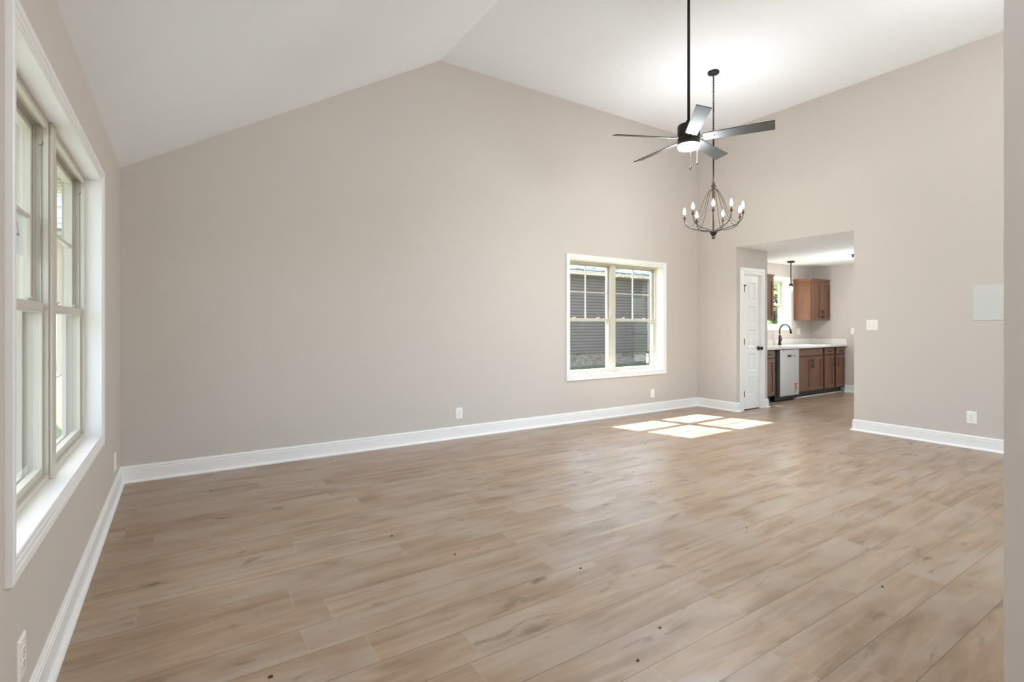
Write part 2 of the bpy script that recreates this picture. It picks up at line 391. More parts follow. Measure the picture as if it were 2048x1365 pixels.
# ------------------------------------------------------------------ windows
CAS = [(-.002, 0), (-.002, .009), (.004, .012), (.012, .012), (.016, .009), (.020, .013), (.034, .014), (.038, .017), (.050, .018), (.058, .019), (.063, .016), (.063, 0)]
def window(name, h, to3, depth, twin=True, portal=None):
    """to3(u, n, z): u along the wall, n outward from the room face"""
    u0, u1, z0, z1 = h['u0'], h['u1'], h['z0'], h['z1']
    def T(bm): 
        for v in bm.verts: v.co = Vector(to3(v.co.x, v.co.y, v.co.z))
        return bm
    def bx(bm, a, b, n0, n1, c, d): box(bm, a, b, n0, n1, c, d)
    root = thing(name, to3((u0+u1)/2, 0, z0), None, None, kind='structure')
    bm = new_bm(); sweep(bm, [(u0, z0), (u1, z0), (u1, z1), (u0, z1)], CAS, lambda a, b, hh: to3(a, -hh, b), closed=True, side=-1)
    obj('window_casing', bm, M_TRIM, root)
    bm = new_bm(); D = depth
    bx(bm, u0-e_, u0, 0, D, z0-e_, z1+e_); bx(bm, u1, u1+e_, 0, D, z0-e_, z1+e_); bx(bm, u0, u1, 0, D, z0-e_, z0); bx(bm, u0, u1, 0, D, z1, z1+e_)
    obj('window_sill', T(bm), M_TRIM, root, label='white painted sill and jamb lining')
    # vinyl frame with stepped tracks
    bm = new_bm(); f = .022
    def ring(a, b, c, d, w, n0, n1, wb=None):
        wb = wb if wb is not None else w
        bx(bm, a, a+w, n0, n1, c, d); bx(bm, b-w, b, n0, n1, c, d); bx(bm, a+w, b-w, n0, n1, c, c+wb); bx(bm, a+w, b-w, n0, n1, d-w, d)
    units = [(u0, (u0+u1)/2-.020), ((u0+u1)/2+.020, u1)] if twin else [(u0, u1)]
    for a, b in units:
        ring(a, b, z0, z1, .030, D, D+.016, .026)
        ring(a, b, z0, z1, .012, D+.016, D+.045, .014)
        ring(a, b, z0, z1, .020, D+.045, D+.052, .018)
        ring(a, b, z0, z1, .012, D+.052, D+.082, .012)
        ring(a, b, z0, z1, .034, D+.082, D+.100, .03)
    obj('window_frame', T(bm), M_ALMOND, root)
    if twin:
        bm = new_bm(); m = (u0+u1)/2
        bx(bm, m-.020, m+.020, D, D+.10, z0, z1); bx(bm, m-.040, m+.040, D-.012, D-.0005, z0+.0005, z1-.0005)
        obj('mullion', T(bm), M_ALMOND, root, bevel=.002)
    zm = z0+(z1-z0)*.482
    for a, b in units:
        # lower sash in the inner track
        n0, n1 = D+.0165, D+.0445; st = .036; a1, b1 = a+.0125, b-.0125; zb, zt = z0+.0145, zm+.020
        bm = new_bm(); bx(bm, a1, a1+st, n0, n1, zb, zt); bx(bm, b1-st, b1, n0, n1, zb, zt)
        bx(bm, a1+st, b1-st, n0, n1, zb, zb+.045); bx(bm, a1+st, b1-st, n0-.004, n1, zt-.040, zt)
        lo = obj('lower_sash', T(bm), M_ALMOND, root, bevel=.002)
        bm = new_bm(); bx(bm, a1+st-.004, b1-st+.004, n0+.012, n0+.016, zb+.041, zt-.036); obj('glass_pane', T(bm), M_GLASS, lo)
        for fr in (.24, .74):
            uc = a1+(b1-a1)*fr
            bm = new_bm(); bx(bm, uc-.028, uc+.028, n0+.002, n1-.004, zt+.0003, zt+.008); bx(bm, uc-.012, uc+.016, n0-.006, n0+.014, zt+.0085, zt+.015)
            obj('sash_lock', T(bm), M_ALMOND, lo, bevel=.002)
        # upper sash in the outer track with a two-over-two grid
        n0, n1 = D+.0525, D+.0805; zb, zt = zm-.020, z1-.0125
        bm = new_bm(); bx(bm, a1, a1+st, n0, n1, zb, zt); bx(bm, b1-st, b1, n0, n1, zb, zt)
        bx(bm, a1+st, b1-st, n0, n1, zb, zb+.038); bx(bm, a1+st, b1-st, n0, n1, zt-.038, zt)
        up = obj('upper_sash', T(bm), M_ALMOND, root, bevel=.002)
        bm = new_bm(); bx(bm, a1+st-.004, b1-st+.004, n0+.018, n0+.022, zb+.034, zt-.034); obj('glass_pane', T(bm), M_GLASS, up)
        uc = (a1+b1)/2; zz = (zb+zt)/2; bm = new_bm()
        bx(bm, uc-.008, uc+.008, n0+.004, n0+.017, zb+.038, zt-.038); bx(bm, a1+st, b1-st, n0+.005, n0+.016, zz-.008, zz+.008)
        obj('muntin', T(bm), M_ALMOND, up)
        # balance shoe screws near the head of the jamb
        for uu, s in ((a+.0125, 1), (b-.0125, -1)):
            bm = new_bm(); bx(bm, min(uu, uu+.012*s), max(uu, uu+.012*s), D+.022, D+.032, z1-.10, z1-.085); bx(bm, min(uu, uu+.004*s), max(uu, uu+.004*s), D+.026, D+.029, zm+.03, z1-.10)
            obj('sash_balance', T(bm), M_NICKEL, root)
    return root
window('window_1', WL, lambda u, n, z: (XL-n, u, z), .068)
window('window_2', WA, lambda u, n, z: (u, YA+n, z), .128)
window('window_3', WK, lambda u, n, z: (u, YK+n, z), .100, twin=False)
window('added_window_5', WE, lambda u, n, z: (XE+n, u, z), .05)
window('added_window_4', WN, lambda u, n, z: (u, YN1-n, z), .05)

# ------------------------------------------------------------------ pantry door
d1 = thing('door_1', (DX0, OY1, 0), 'narrow white five-panel pantry door with black knob and hinges', None, kind='structure')
bm = new_bm()
sweep(bm, [(DX0-.003, 0), (DX0-.003, DZ+.003), (DX1+.003, DZ+.003), (DX1+.003, 0)],
      [(0, 0), (0, .010), (.010, .012), (.03, .013), (.05, .017), (.085, .018), (.088, .015), (.088, 0)], lambda a, b, hh: (a, OY1-hh, b), side=1)
obj('door_casing', bm, M_TRIM, d1)
bm = new_bm(); j = .012
box(bm, DX0, DX0+j, OY1, OY1+.1, 0, DZ); box(bm, DX1-j, DX1, OY1, OY1+.1, 0, DZ); box(bm, DX0+j, DX1-j, OY1, OY1+.1, DZ-j, DZ)
obj('door_jamb', bm, M_TRIM, d1)
sx0, sx1, sy0, sy1, sz0, sz1 = DX0+.015, DX1-.015, OY1+.012, OY1+.047, .014, DZ-.016
bm = new_bm(); px0, px1 = sx0+.125, sx1-.105
pz = [(.232, .498), (.592, .850), (.950, 1.206), (1.310, 1.562), (1.655, 1.925)]
box(bm, sx0, px0, sy0, sy1, sz0, sz1); box(bm, px1, sx1, sy0, sy1, sz0, sz1)
zz = sz0
for a, b in pz+[(sz1, None)]:
    box(bm, px0, px1, sy0, sy1, zz, a); zz = b
for a, b in pz:   # recessed moulding and raised field
    box(bm, px0, px1, sy0+.011, sy1-.004, a, b)
    v = [bm.verts.new(p) for p in ((px0, sy0+.001, a), (px1, sy0+.001, a), (px1, sy0+.001, b), (px0, sy0+.001, b))]
    w = [bm.verts.new(p) for p in ((px0+.014, sy0+.011, a+.014), (px1-.014, sy0+.011, a+.014), (px1-.014, sy0+.011, b-.014), (px0+.014, sy0+.011, b-.014))]
    for k in range(4): bm.faces.new((v[k], v[(k+1) % 4], w[(k+1) % 4], w[k]))
    box(bm, px0+.026, px1-.026, sy0+.004, sy0+.0105, a+.026, b-.026)
obj('door_slab', bm, M_TRIM, d1)
bm = new_bm(); kx, kz = sx1-.032, .925
lathe(bm, (kx, sy0, kz), [(.030, -.0005), (.031, -.006), (.026, -.012), (.011, -.016), (.010, -.034), (.020, -.042), (.027, -.053), (.026, -.064), (.018, -.072), (.004, -.075)], 28, 'y')
obj('door_knob', bm, M_BLACK, d1)
for hz in (.246, 1.03, 1.822):
    bm = new_bm(); tube(bm, [(DX0+.014, OY1-.003, hz-.045), (DX0+.014, OY1-.003, hz+.045)], .008, 10); box(bm, DX0+.0125, DX0+.0145, OY1+.004, sy0-.0005, hz-.045, hz+.045)
    obj('hinge', bm, M_BLACK, d1)
bm = new_bm()
tube(bm, [(DX0-.022, sy0-.022, 1.875), (DX0+.055, sy0-.022, 1.875)], .006, 8); tube(bm, [(DX0+.055, sy0-.022, 1.875), (DX0+.055, sy0-.001, 1.875)], .007, 8)
lathe(bm, (DX0+.014, sy0-.018, 1.868), [(.011, 0), (.013, .004), (.011, .014)], 14)
obj('door_stop', bm, M_BLACK, d1)

# ------------------------------------------------------------------ outlets and switches
def plate(name, label, cat, c, to3, w=.082, hgt=.126, kind='outlet', group=None):
    """c: centre on the wall face; to3(u, n, z) with n towards the room"""
    root = thing(name, to3(0, 0, 0), label, cat, group)
    def T(bm):
        for v in bm.verts: v.co = Vector(to3(v.co.x, v.co.y, v.co.z))
        return bm
    bm = new_bm(); a = w/2; b = hgt/2
    v = [bm.verts.new(p) for p in ((-a, 0, -b), (a, 0, -b), (a, 0, b), (-a, 0, b))]
    m = [bm.verts.new(p) for p in ((-a, .0025, -b), (a, .0025, -b), (a, .0025, b), (-a, .0025, b))]
    t = [bm.verts.new(p) for p in ((-a+.006, .0065, -b+.006), (a-.006, .0065, -b+.006), (a-.006, .0065, b-.006), (-a+.006, .0065, b-.006))]
    for r1, r2 in ((v, m), (m, t)):
        for k in range(4): bm.faces.new((r1[k], r1[(k+1) % 4], r2[(k+1) % 4], r2[k]))
    bm.faces.new(t); bm.faces.new(v)
    obj('cover_plate', T(bm), M_PLASTIC, root)
    if kind == 'outlet':
        for s in (1, -1):
            z = s*.0195; bm = new_bm()
            pts = [(.0172*math.cos(q), .0142*math.sin(q)) for q in [2*PI*k/24 for k in range(24)]]
            pts = [(x, max(-.0125, min(.0125, y))) for x, y in pts]
            r1 = [bm.verts.new((x, .0065, z+y)) for x, y in pts]; r2 = [bm.verts.new((x, .0085, z+y)) for x, y in pts]
            for k in range(24): bm.faces.new((r1[k], r1[(k+1) % 24], r2[(k+1) % 24], r2[k]))
            bm.faces.new(r2)
            rc = obj('receptacle', T(bm), M_PLASTIC, root)
            bm = new_bm(); box(bm, -.0075, -.0055, .0086, .0090, z-.001, z+.0075); box(bm, .0055, .0075, .0086, .0090, z, z+.0065)
            lathe(bm, (0, .0086, z-.007), [(.0028, 0), (.0028, .0004)], 10, 'y'); obj('slot', T(bm), M_SLOT, rc)
        bm = new_bm(); lathe(bm, (0, .0066, 0), [(.003, 0), (.0025, .0012)], 10, 'y'); obj('screw', T(bm), M_NICKEL, root)
    elif kind == 'switch2' or kind == 'switch1':
        for x in ((-.023, .023) if kind == 'switch2' else (0,)):
            bm = new_bm(); box(bm, x-.006, x+.006, .0066, .0072, -.013, .013); sl = obj('toggle_slot', T(bm), M_PLASTIC, root)
            bm = new_bm(); poly_prism(bm, [(x-.004, .0073, -.009), (x-.004, .0073, .003), (x-.004, .019, .013), (x-.004, .022, .009)], (.008, 0, 0)); obj('toggle', T(bm), M_PLASTIC, sl)
            for s in (.03, -.03):
                bm = new_bm(); lathe(bm, (x, .0066, s), [(.003, 0), (.0025, .0012)], 10, 'y'); obj('screw', T(bm), M_NICKEL, root)
    elif kind == 'blank':
        bm = new_bm(); box(bm, -.016, .016, .0066, .0082, -.033, .033); obj('rocker', T(bm), M_PLASTIC, root, bevel=.001)
    elif kind == 'coax':
        bm = new_bm(); lathe(bm, (0, .0066, 0), [(.006, 0), (.006, .002), (.004, .003), (.004, .008)], 12, 'y'); obj('jack', T(bm), M_NICKEL, root)
    return root
def on_back(x, z): return lambda u, n, zz: (x+u, YA-n, z+zz)
def on_right(y, z): return lambda u, n, zz: (XR-n, y-u, z+zz)
def on_left(y, z): return lambda u, n, zz: (XL+n, y+u, z+zz)
plate('wall_outlet', 'white duplex outlet low on the long gable wall, left of the window', 'outlet', None, on_back(2.648, .277), w=.087)
plate('wall_outlet', 'small white outlet low on the gable wall below the window\'s right end', 'outlet', None, on_back(5.840, .270), w=.08, kind='blank')
plate('wall_outlet', 'white duplex outlet above the baseboard on the right wall beside the opening', 'outlet', None, on_right(1.816, .320))
plate('wall_outlet', 'white duplex outlet in the lower left corner, under the large left window', 'outlet', None, on_left(2.105, .270))
plate('wall_outlet', 'thin white outlet plate on the left wall close to the far corner', 'outlet', None, on_left(4.770, .262), w=.105)
plate('light_switch', 'white double toggle switch plate on the wall right of the kitchen opening', 'light switch', None, on_right(2.722, 1.280), w=.118, kind='switch2')
plate('light_switch', 'white switch plate on the kitchen end wall, at the opening edge', 'light switch', None, lambda u, n, z: (XE-n, 4.515-u, 1.160+z), w=.118, kind='switch1')
plate('wall_outlet', 'white outlet on the kitchen wall between faucet and upper cabinet', 'outlet', None, lambda u, n, z: (10.145+u, YK-n, 1.155+z), w=.09, kind='blank')
# pale panel on right wall
p_ = thing('access_panel', (XR, 1.55, 1.51), 'flat pale grey rectangular panel high on the right wall at the frame edge', 'wall panel')
B('panel_face', (XR-.006, XR, 1.36, 1.807, 1.330, 1.690), M_PANEL, p_, bevel=.001)

# ------------------------------------------------------------------ ceiling fan
FX, FY, FZ = 3.658, 2.832, 2.866
fan = thing('ceiling_fan', (FX, FY, ZF), 'dark five-blade ceiling fan on a long black downrod with a glowing round light', 'ceiling fan')
bm = new_bm(); lathe(bm, (FX, FY, 0), [(.028, ZF-.065), (.060, ZF-.05), (.072, ZF-.02), (.072, ZF)], 32); obj('canopy', bm, M_BLACK, fan)
bm = new_bm(); tube(bm, [(FX, FY, ZF-.06), (FX, FY, 3.0)], .0125, 14); obj('downrod', bm, M_BLACK, fan)
bm = new_bm(); lathe(bm, (FX, FY, 0), [(.088, 2.862), (.0925, 2.868), (.0925, 2.875), (.086, 2.880), (.086, 2.893), (.0925, 2.898), (.0925, 2.985), (.088, 2.994), (.05, 3.000), (.024, 3.002), (.022, 3.035), (.014, 3.038)], 48)
obj('motor_housing', bm, M_BLACK, fan)
bm = new_bm(); lathe(bm, (FX, FY, 0), [(.085, 2.822), (.0925, 2.826), (.0925, 2.861)], 48); obj('light_kit_ring', bm, M_BLACK, fan)
bm = new_bm(); lathe(bm, (FX, FY, 0), [(.01, 2.787), (.06, 2.789), (.083, 2.796), (.0905, 2.808), (.0905, 2.8215)], 48, mi=0); obj('light_lens', bm, M_LENS, fan)
ph0, pit = -1.06414891, -0.2909487
for k in range(5):
    a = ph0+k*2*PI/5; U = Vector((math.cos(a), math.sin(a), 0)); V = Vector((-math.sin(a)*math.cos(pit), math.cos(a)*math.cos(pit), math.sin(pit))); Nn = U.cross(V).normalized()
    if Nn.z < 0: Nn = -Nn
    C0 = Vector((FX, FY, FZ+.012))
    def P3(r, w, t): return C0+U*r+V*w+Nn*t
    outl = [(.118, -.040), (.128, -.048), (.64, -.0585), (.66, -.0575), (.66, .0575), (.64, .0585), (.128, .048), (.118, .040)]
    bm = new_bm(); lo = [bm.verts.new(P3(r, w, -.003)) for r, w in outl]; hi = [bm.verts.new(P3(r, w, .003)) for r, w in outl]
    f = bm.faces.new(lo); f.material_index = 0; f = bm.faces.new(hi[::-1]); f.material_index = 1
    for i in range(8):
        f = bm.faces.new((lo[i], lo[(i+1) % 8], hi[(i+1) % 8], hi[i])); f.material_index = 1
    bl = obj('blade', bm, [M_BLADE, M_BLACK], fan)
    for (r, w) in ((.150, -.022), (.150, .022), (.205, 0)):
        bm = new_bm(); c = P3(r, w, -.0031); ring = [c+(U*math.cos(q)+V*math.sin(q))*.006 for q in [2*PI*i/10 for i in range(10)]]
        poly_prism(bm, ring, -Nn*.0025); obj('blade_screw', bm, M_BLACK, bl)
    bm = new_bm()
    for w in (-.018, .018):
        tube(bm, [C0+U*.080+V*w*.6+Vector((0, 0, .002)), P3(.105, w, .006), P3(.15, w, .0065)], [.006, .006, .005], 8)
    ring = [P3(.13, -.03, .0035), P3(.21, -.012, .0035), P3(.215, .012, .0035), P3(.13, .03, .0035)]; poly_prism(bm, ring, Nn*.003)
    obj('blade_arm', bm, M_NICKEL, fan)
# pull chains
for (px_, py_, z0_, tw) in ((FX-.045, FY-.055, 2.617, 0), (FX+.035, FY-.060, 2.672, 1)):
    bm = new_bm(); z = 2.86
    tube(bm, [(px_, py_, z), (px_, py_, z0_)], .0012, 6)
    zz = z
    while zz > z0_:
        lathe(bm, (px_, py_, zz), [(.0004, -.0016), (.0016, 0), (.0004, .0016)], 6); zz -= .006
    ch = obj('pull_chain', bm, M_CHROME, fan)
    bm = new_bm()
    if tw: lathe(bm, (px_, py_, z0_-.026), [(.003, 0), (.008, .006), (.009, .012), (.006, .020), (.002, .026)], 16)
    else: tube(bm, [(px_+.011*math.cos(q), py_, z0_-.012+.011*math.sin(q)) for q in [2*PI*i/20 for i in range(20)]], .0035, 8, closed=True)
    obj('fob', bm, M_BRONZE, ch)

# ------------------------------------------------------------------ chandelier
CX, CY = 5.170, 3.660
ch = thing('chandelier', (CX, CY, ZF), 'bronze and wood candle chandelier with eight lit bulbs hanging from a chain', 'chandelier')
bm = new_bm(); lathe(bm, (CX, CY, 0), [(.006, ZF-.034), (.022, ZF-.030), (.060, ZF-.024), (.064, ZF-.016), (.064, ZF)], 32); obj('canopy', bm, M_BRONZE, ch)
bm = new_bm(); z = ZF-.034; k = 0; ztop_stem = 3.39
while z > ztop_stem+.02:
    L_, w_, r_ = .040, .0125, .0028
    pts = []
    for q in range(16):
        t = 2*PI*q/16; a, b = math.cos(t)*w_/1.6, math.sin(t)*w_/1.6
        b += (L_/2-w_/1.6)*(1 if b > 0 else -1)
        pts.append((CX+(a if k % 2 else 0), CY+(0 if k % 2 else a), z-L_/2+b))
    tube(bm, pts, r_, 6, closed=True); z -= L_-.0105; k += 1
tube(bm, [(CX, CY, ZF-.03), (CX+.006, CY, ZF-.3), (CX-.004, CY, 3.7), (CX, CY, ztop_stem)], .0022, 6)
obj('chain', bm, M_BRONZE, ch)
bm = new_bm(); tube(bm, [(CX, CY, ztop_stem+.03), (CX, CY, 2.93)], .0085, 12); obj('stem', bm, M_BRONZE, ch)
bm = new_bm(); lathe(bm, (CX, CY, 0), [(.008, 2.898), (.017, 2.905), (.021, 2.915), (.018, 2.927), (.009, 2.934)], 20); obj('wood_ball', bm, M_CHANWOOD, ch)
bm = new_bm(); lathe(bm, (CX, CY, 0), [(.012, 2.855), (.017, 2.868), (.018, 2.880), (.028, 2.885), (.028, 2.891), (.014, 2.897)], 24); obj('top_collar', bm, M_BRONZE, ch)
bm = new_bm(); lathe(bm, (CX, CY, 0), [(.010, 2.340), (.013, 2.36), (.011, 2.40), (.014, 2.47), (.016, 2.53), (.011, 2.58), (.010, 2.62), (.014, 2.66), (.017, 2.75), (.016, 2.83), (.012, 2.86)], 20); obj('wood_column', bm, M_CHANWOOD, ch)
bm = new_bm(); lathe(bm, (CX, CY, 0), [(.012, 2.308), (.022, 2.316), (.030, 2.330), (.034, 2.340), (.046, 2.346), (.046, 2.351), (.012, 2.356)], 32); obj('bottom_hub', bm, M_BRONZE, ch)
bm = new_bm(); lathe(bm, (CX, CY, 0), [(.003, 2.274), (.014, 2.278), (.021, 2.290), (.019, 2.303), (.012, 2.309)], 20); obj('finial', bm, M_CHANWOOD, ch)
def bez(p, n=14):
    out = []
    for i in range(n+1):
        t = i/n; q = [Vector(x) for x in p]
        while len(q) > 1: q = [q[j].lerp(q[j+1], t) for j in range(len(q)-1)]
        out.append(q[0])
    return out
RR, ZCUP = .320, 2.540
for ang in (16, 71, 120, 173, 215, 250, 289, 332):
    a = math.radians(ang); ux, uy = math.cos(a), math.sin(a)
    def R3(r, z): return Vector((CX+ux*r, CY+uy*r, z))
    bm = new_bm()
    pts = bez([R3(.018, 2.350), R3(.05, 2.400), R3(.14, 2.375), R3(.30, 2.385), R3(RR, 2.47), R3(RR, ZCUP-.012)], 20)
    tube(bm, pts, .0046, 8); obj('arm', bm, M_BRONZE, ch)
    bm = new_bm(); q = pts[14]
    p2 = bez([R3(.016, 2.862), R3(.045, 2.835), R3(.085, 2.83), R3(.12, 2.72), R3(.165, 2.53), R3(.20, 2.435), Vector(q)], 22)
    tube(bm, p2, .0030, 7); obj('rod', bm, M_BRONZE, ch)
    bm = new_bm(); c = (CX+ux*RR, CY+uy*RR, 0)
    lathe(bm, c, [(.005, ZCUP-.020), (.008, ZCUP-.010), (.018, ZCUP-.003), (.018, ZCUP+.001), (.011, ZCUP+.003)], 18)
    cu = obj('candle_cup', bm, M_BRONZE, ch)
    bm = new_bm(); lathe(bm, c, [(.0095, ZCUP+.003), (.0095, ZCUP+.045)], 14); obj('candle_sleeve', bm, M_CHANWOOD, cu)
    bm = new_bm(); lathe(bm, c, [(.006, ZCUP+.045), (.010, ZCUP+.052), (.0165, ZCUP+.068), (.0165, ZCUP+.080), (.012, ZCUP+.100), (.006, ZCUP+.117), (.001, ZCUP+.128)], 18); obj('bulb', bm, M_FLAME, cu)
    ld = bpy.data.lights.new('candle_light', 'POINT'); lo_ = bpy.data.objects.new('candle_light', ld); S.collection.objects.link(lo_)
    ld.energy = P_BULB; ld.color = (.95, .975, 1); ld.shadow_soft_size = .02; lo_.location = (c[0], c[1], ZCUP+.085)
    ld.cycles.max_bounces = 1024

# ------------------------------------------------------------------ kitchen pendant and ceiling light
QX, QY = 9.245, 4.95
pe = thing('pendant_light', (QX, QY, ZO), 'small black pendant with clear jar shade and lit bulb over the sink', 'pendant light')
bm = new_bm(); lathe(bm, (QX, QY, 0), [(.010, ZO-.034), (.055, ZO-.026), (.062, ZO-.018), (.062, ZO)], 28); obj('canopy', bm, M_BLACK, pe)
bm = new_bm(); tube(bm, [(QX, QY, ZO-.03), (QX, QY, 2.03)], .0075, 10); obj('stem', bm, M_BLACK, pe)
bm = new_bm(); lathe(bm, (QX, QY, 0), [(.030, 1.985), (.032, 2.010), (.040, 2.012), (.040, 2.020), (.014, 2.030)], 24); obj('cap', bm, M_BLACK, pe)
bm = new_bm()
po = [(.030, 1.998), (.034, 1.985), (.046, 1.968), (.047, 1.880)]; pi_ = [(.0445, 1.880), (.0435, 1.967), (.032, 1.983), (.028, 1.998)]
n = 28; rings = [[bm.verts.new((QX+r*math.cos(2*PI*k/n), QY+r*math.sin(2*PI*k/n), z)) for k in range(n)] for r, z in po+pi_]
for i in range(len(rings)):
    a, b = rings[i], rings[(i+1) % len(rings)]
    for k in range(n): f = bm.faces.new((a[k], a[(k+1) % n], b[(k+1) % n], b[k])); f.smooth = True
obj('glass_shade', bm, M_JAR, pe)
bm = new_bm(); lathe(bm, (QX, QY, 0), [(.003, 1.895), (.018, 1.902), (.024, 1.92), (.022, 1.94), (.013, 1.965), (.012, 1.984)], 18); obj('bulb', bm, M_PBULB, pe)
ld = bpy.data.lights.new('pendant_glow', 'POINT'); lo_ = bpy.data.objects.new('pendant_glow', ld); S.collection.objects.link(lo_)
ld.energy = P_PEND; ld.color = (1, .88, .74); ld.shadow_soft_size = .02; lo_.location = (QX, QY, 1.888)

KX, KY = 9.28, 3.80
kl = thing('ceiling_light', (KX, KY, ZO), 'dark-rimmed flush ceiling light in the kitchen, cut off by the opening edge', 'ceiling light')
bm = new_bm(); lathe(bm, (KX, KY, 0), [(.135, ZO-.045), (.16, ZO-.045), (.16, ZO)], 40); obj('rim', bm, M_BLACK, kl)
bm = new_bm(); lathe(bm, (KX, KY, 0), [(.05, ZO-.062), (.11, ZO-.058), (.134, ZO-.047), (.134, ZO-.0455)], 40); obj('diffuser', bm, M_KLENS, kl)
ld = bpy.data.lights.new('kitchen_light', 'POINT'); lo_ = bpy.data.objects.new('kitchen_light', ld); S.collection.objects.link(lo_)
ld.shadow_soft_size = .08; ld.energy = P_KIT; ld.color = (.9, .96, 1); lo_.location = (KX, KY, ZO-.24)
# unseen globe added over the right-hand end to brighten ceiling and wall
sg = thing('added_fill_globe', (5.2, .95, ZF), 'unseen white globe added as fill light beyond the near wall end', 'pendant light')
bm = new_bm(); tube(bm, [(5.2, .95, ZF), (5.2, .95, 3.45)], .008, 8); obj('stem', bm, M_BLACK, sg)
bm = new_bm(); lathe(bm, (5.2, .95, 3.33), [(.12*math.sin(PI*k/12)+.002, -.12*math.cos(PI*k/12)) for k in range(13)], 24); obj('globe', bm, emis('added_globe_glow', (.95, .98, 1), P_SIDE), sg)
# unseen foyer lamp, added behind the camera to brighten the room
fo = thing('added_foyer_lamp', (1.0, -1.2, 0), 'unseen dome light added on the foyer ceiling as fill behind the viewpoint', 'ceiling light')
zf = zc(1.0)-.13
bm = new_bm(); lathe(bm, (1.0, -1.2, 0), [(.03, zf-.02), (.13, zf), (.15, zf+.03)], 28); obj('diffuser', bm, M_KLENS, fo)
bm = new_bm(); lathe(bm, (1.0, -1.2, 0), [(.16, zf+.031), (.16, zf+.05), (.05, zf+.055), (.05, zf+.115)], 28); obj('rim', bm, M_BLACK, fo)
ld = bpy.data.lights.new('added_foyer_fill', 'POINT'); lo_ = bpy.data.objects.new('added_foyer_fill', ld); S.collection.objects.link(lo_)
ld.energy = P_FOYER; ld.color = (.84, .93, 1.0); ld.shadow_soft_size = .12; lo_.location = (1.0, -1.2, zf-.16)

# ------------------------------------------------------------------ kitchen cabinets
YF = 4.660                  # door faces
def shaker(bm, x0, x1, z0, z1, yf, st=.055, th=.020):
    box(bm, x0, x0+st, yf, yf+th, z0, z1); box(bm, x1-st, x1, yf, yf+th, z0, z1)
    box(bm, x0+st, x1-st, yf, yf+th, z0, z0+st); box(bm, x0+st, x1-st, yf, yf+th, z1-st, z1)
    box(bm, x0+st, x1-st, yf+.010, yf+th-.002, z0+st, z1-st)
def pull(parent, x, z, yf, vert=True, L_=.128):
    bm = new_bm(); y = yf-.032; r = .0055; h_ = L_/2+.016
    if vert:
        tube(bm, [(x, y, z-h_), (x, y, z+h_)], r, 10)
        for s in (-1, 1): tube(bm, [(x, y, z+s*L_/2*.78), (x, yf-.0003, z+s*L_/2*.78)], .0045, 8)
    else:
        tube(bm, [(x-h_, y, z), (x+h_, y, z)], r, 10)
        for s in (-1, 1): tube(bm, [(x+s*L_/2*.78, y, z), (x+s*L_/2*.78, yf-.0003, z)], .0045, 8)
    return obj('handle', bm, M_BLACK, parent)
def base_cabinet(label, x0, x1, drawers, doors, hang):
    c = thing('base_cabinet', ((x0+x1)/2, 4.95, 0), label, 'cabinet', 'base cabinets along the kitchen window wall')
    yb = YK-.012; bm = new_bm()
    box(bm, x0, x0+.018, YF+.041, yb, .105, .874); box(bm, x1-.018, x1, YF+.041, yb, .105, .874)
    box(bm, x0+.018, x1-.018, YF+.041, yb, .105, .123); box(bm, x0+.018, x1-.018, yb-.01, yb, .123, .874)
    obj('carcass', bm, M_CAB, c, bevel=.001)
    bm = new_bm()
    # face frame
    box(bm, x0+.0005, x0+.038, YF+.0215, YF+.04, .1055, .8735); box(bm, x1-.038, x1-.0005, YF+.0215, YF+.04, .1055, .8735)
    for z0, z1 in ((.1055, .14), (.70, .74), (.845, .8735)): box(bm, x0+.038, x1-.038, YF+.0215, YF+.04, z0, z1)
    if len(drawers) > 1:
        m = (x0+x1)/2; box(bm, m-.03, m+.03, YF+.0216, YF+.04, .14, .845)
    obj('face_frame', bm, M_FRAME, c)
    B('toe_kick', (x0+.001, x1-.001, YF+.085, YF+.10, 0, .104), M_CABD, c)
    for a, b, hd in drawers:
        bm = new_bm(); box(bm, a, b, YF, YF+.020, .742, .858); dr = obj('drawer', bm, M_CAB, c, bevel=.003)
        if hd: pull(dr, (a+b)/2, .800, YF, False)
    for a, b, hs in doors:
        bm = new_bm(); shaker(bm, a, b, .125, .722, YF); do = obj('door', bm, M_CAB, c, bevel=.0015)
        pull(do, (b-.028) if hs > 0 else (a+.028), .600, YF)
    return c
base_cabinet('brown base cabinet left of the dishwasher, partly behind the pantry', 7.79, 8.235, [(7.80, 8.210, 1)], [(7.80, 8.210, 1)], 1)
base_cabinet('brown two-door sink cabinet right of the dishwasher with a blank top front', 8.955, 9.815, [(8.965, 9.775, 0)], [(8.965, 9.366, 1), (9.372, 9.775, -1)], 0)
base_cabinet('brown two-door, two-drawer base cabinet in the far kitchen corner', 9.820, 10.635, [(9.850, 10.205, 1), (10.275, 10.615, 1)], [(9.850, 10.205, 1), (10.275, 10.615, -1)], 0)
bm = new_bm(); sweep(bm, [(8.955, YF+.0845), (XE-.016, YF+.0845)], [(0, 0), (.018, 0), (.018, .006), (.012, .016), (0, .019)], lambda a, b, h: (a, b, h), side=-1)
obj('trim_1', bm, M_TRIM, kind='structure')

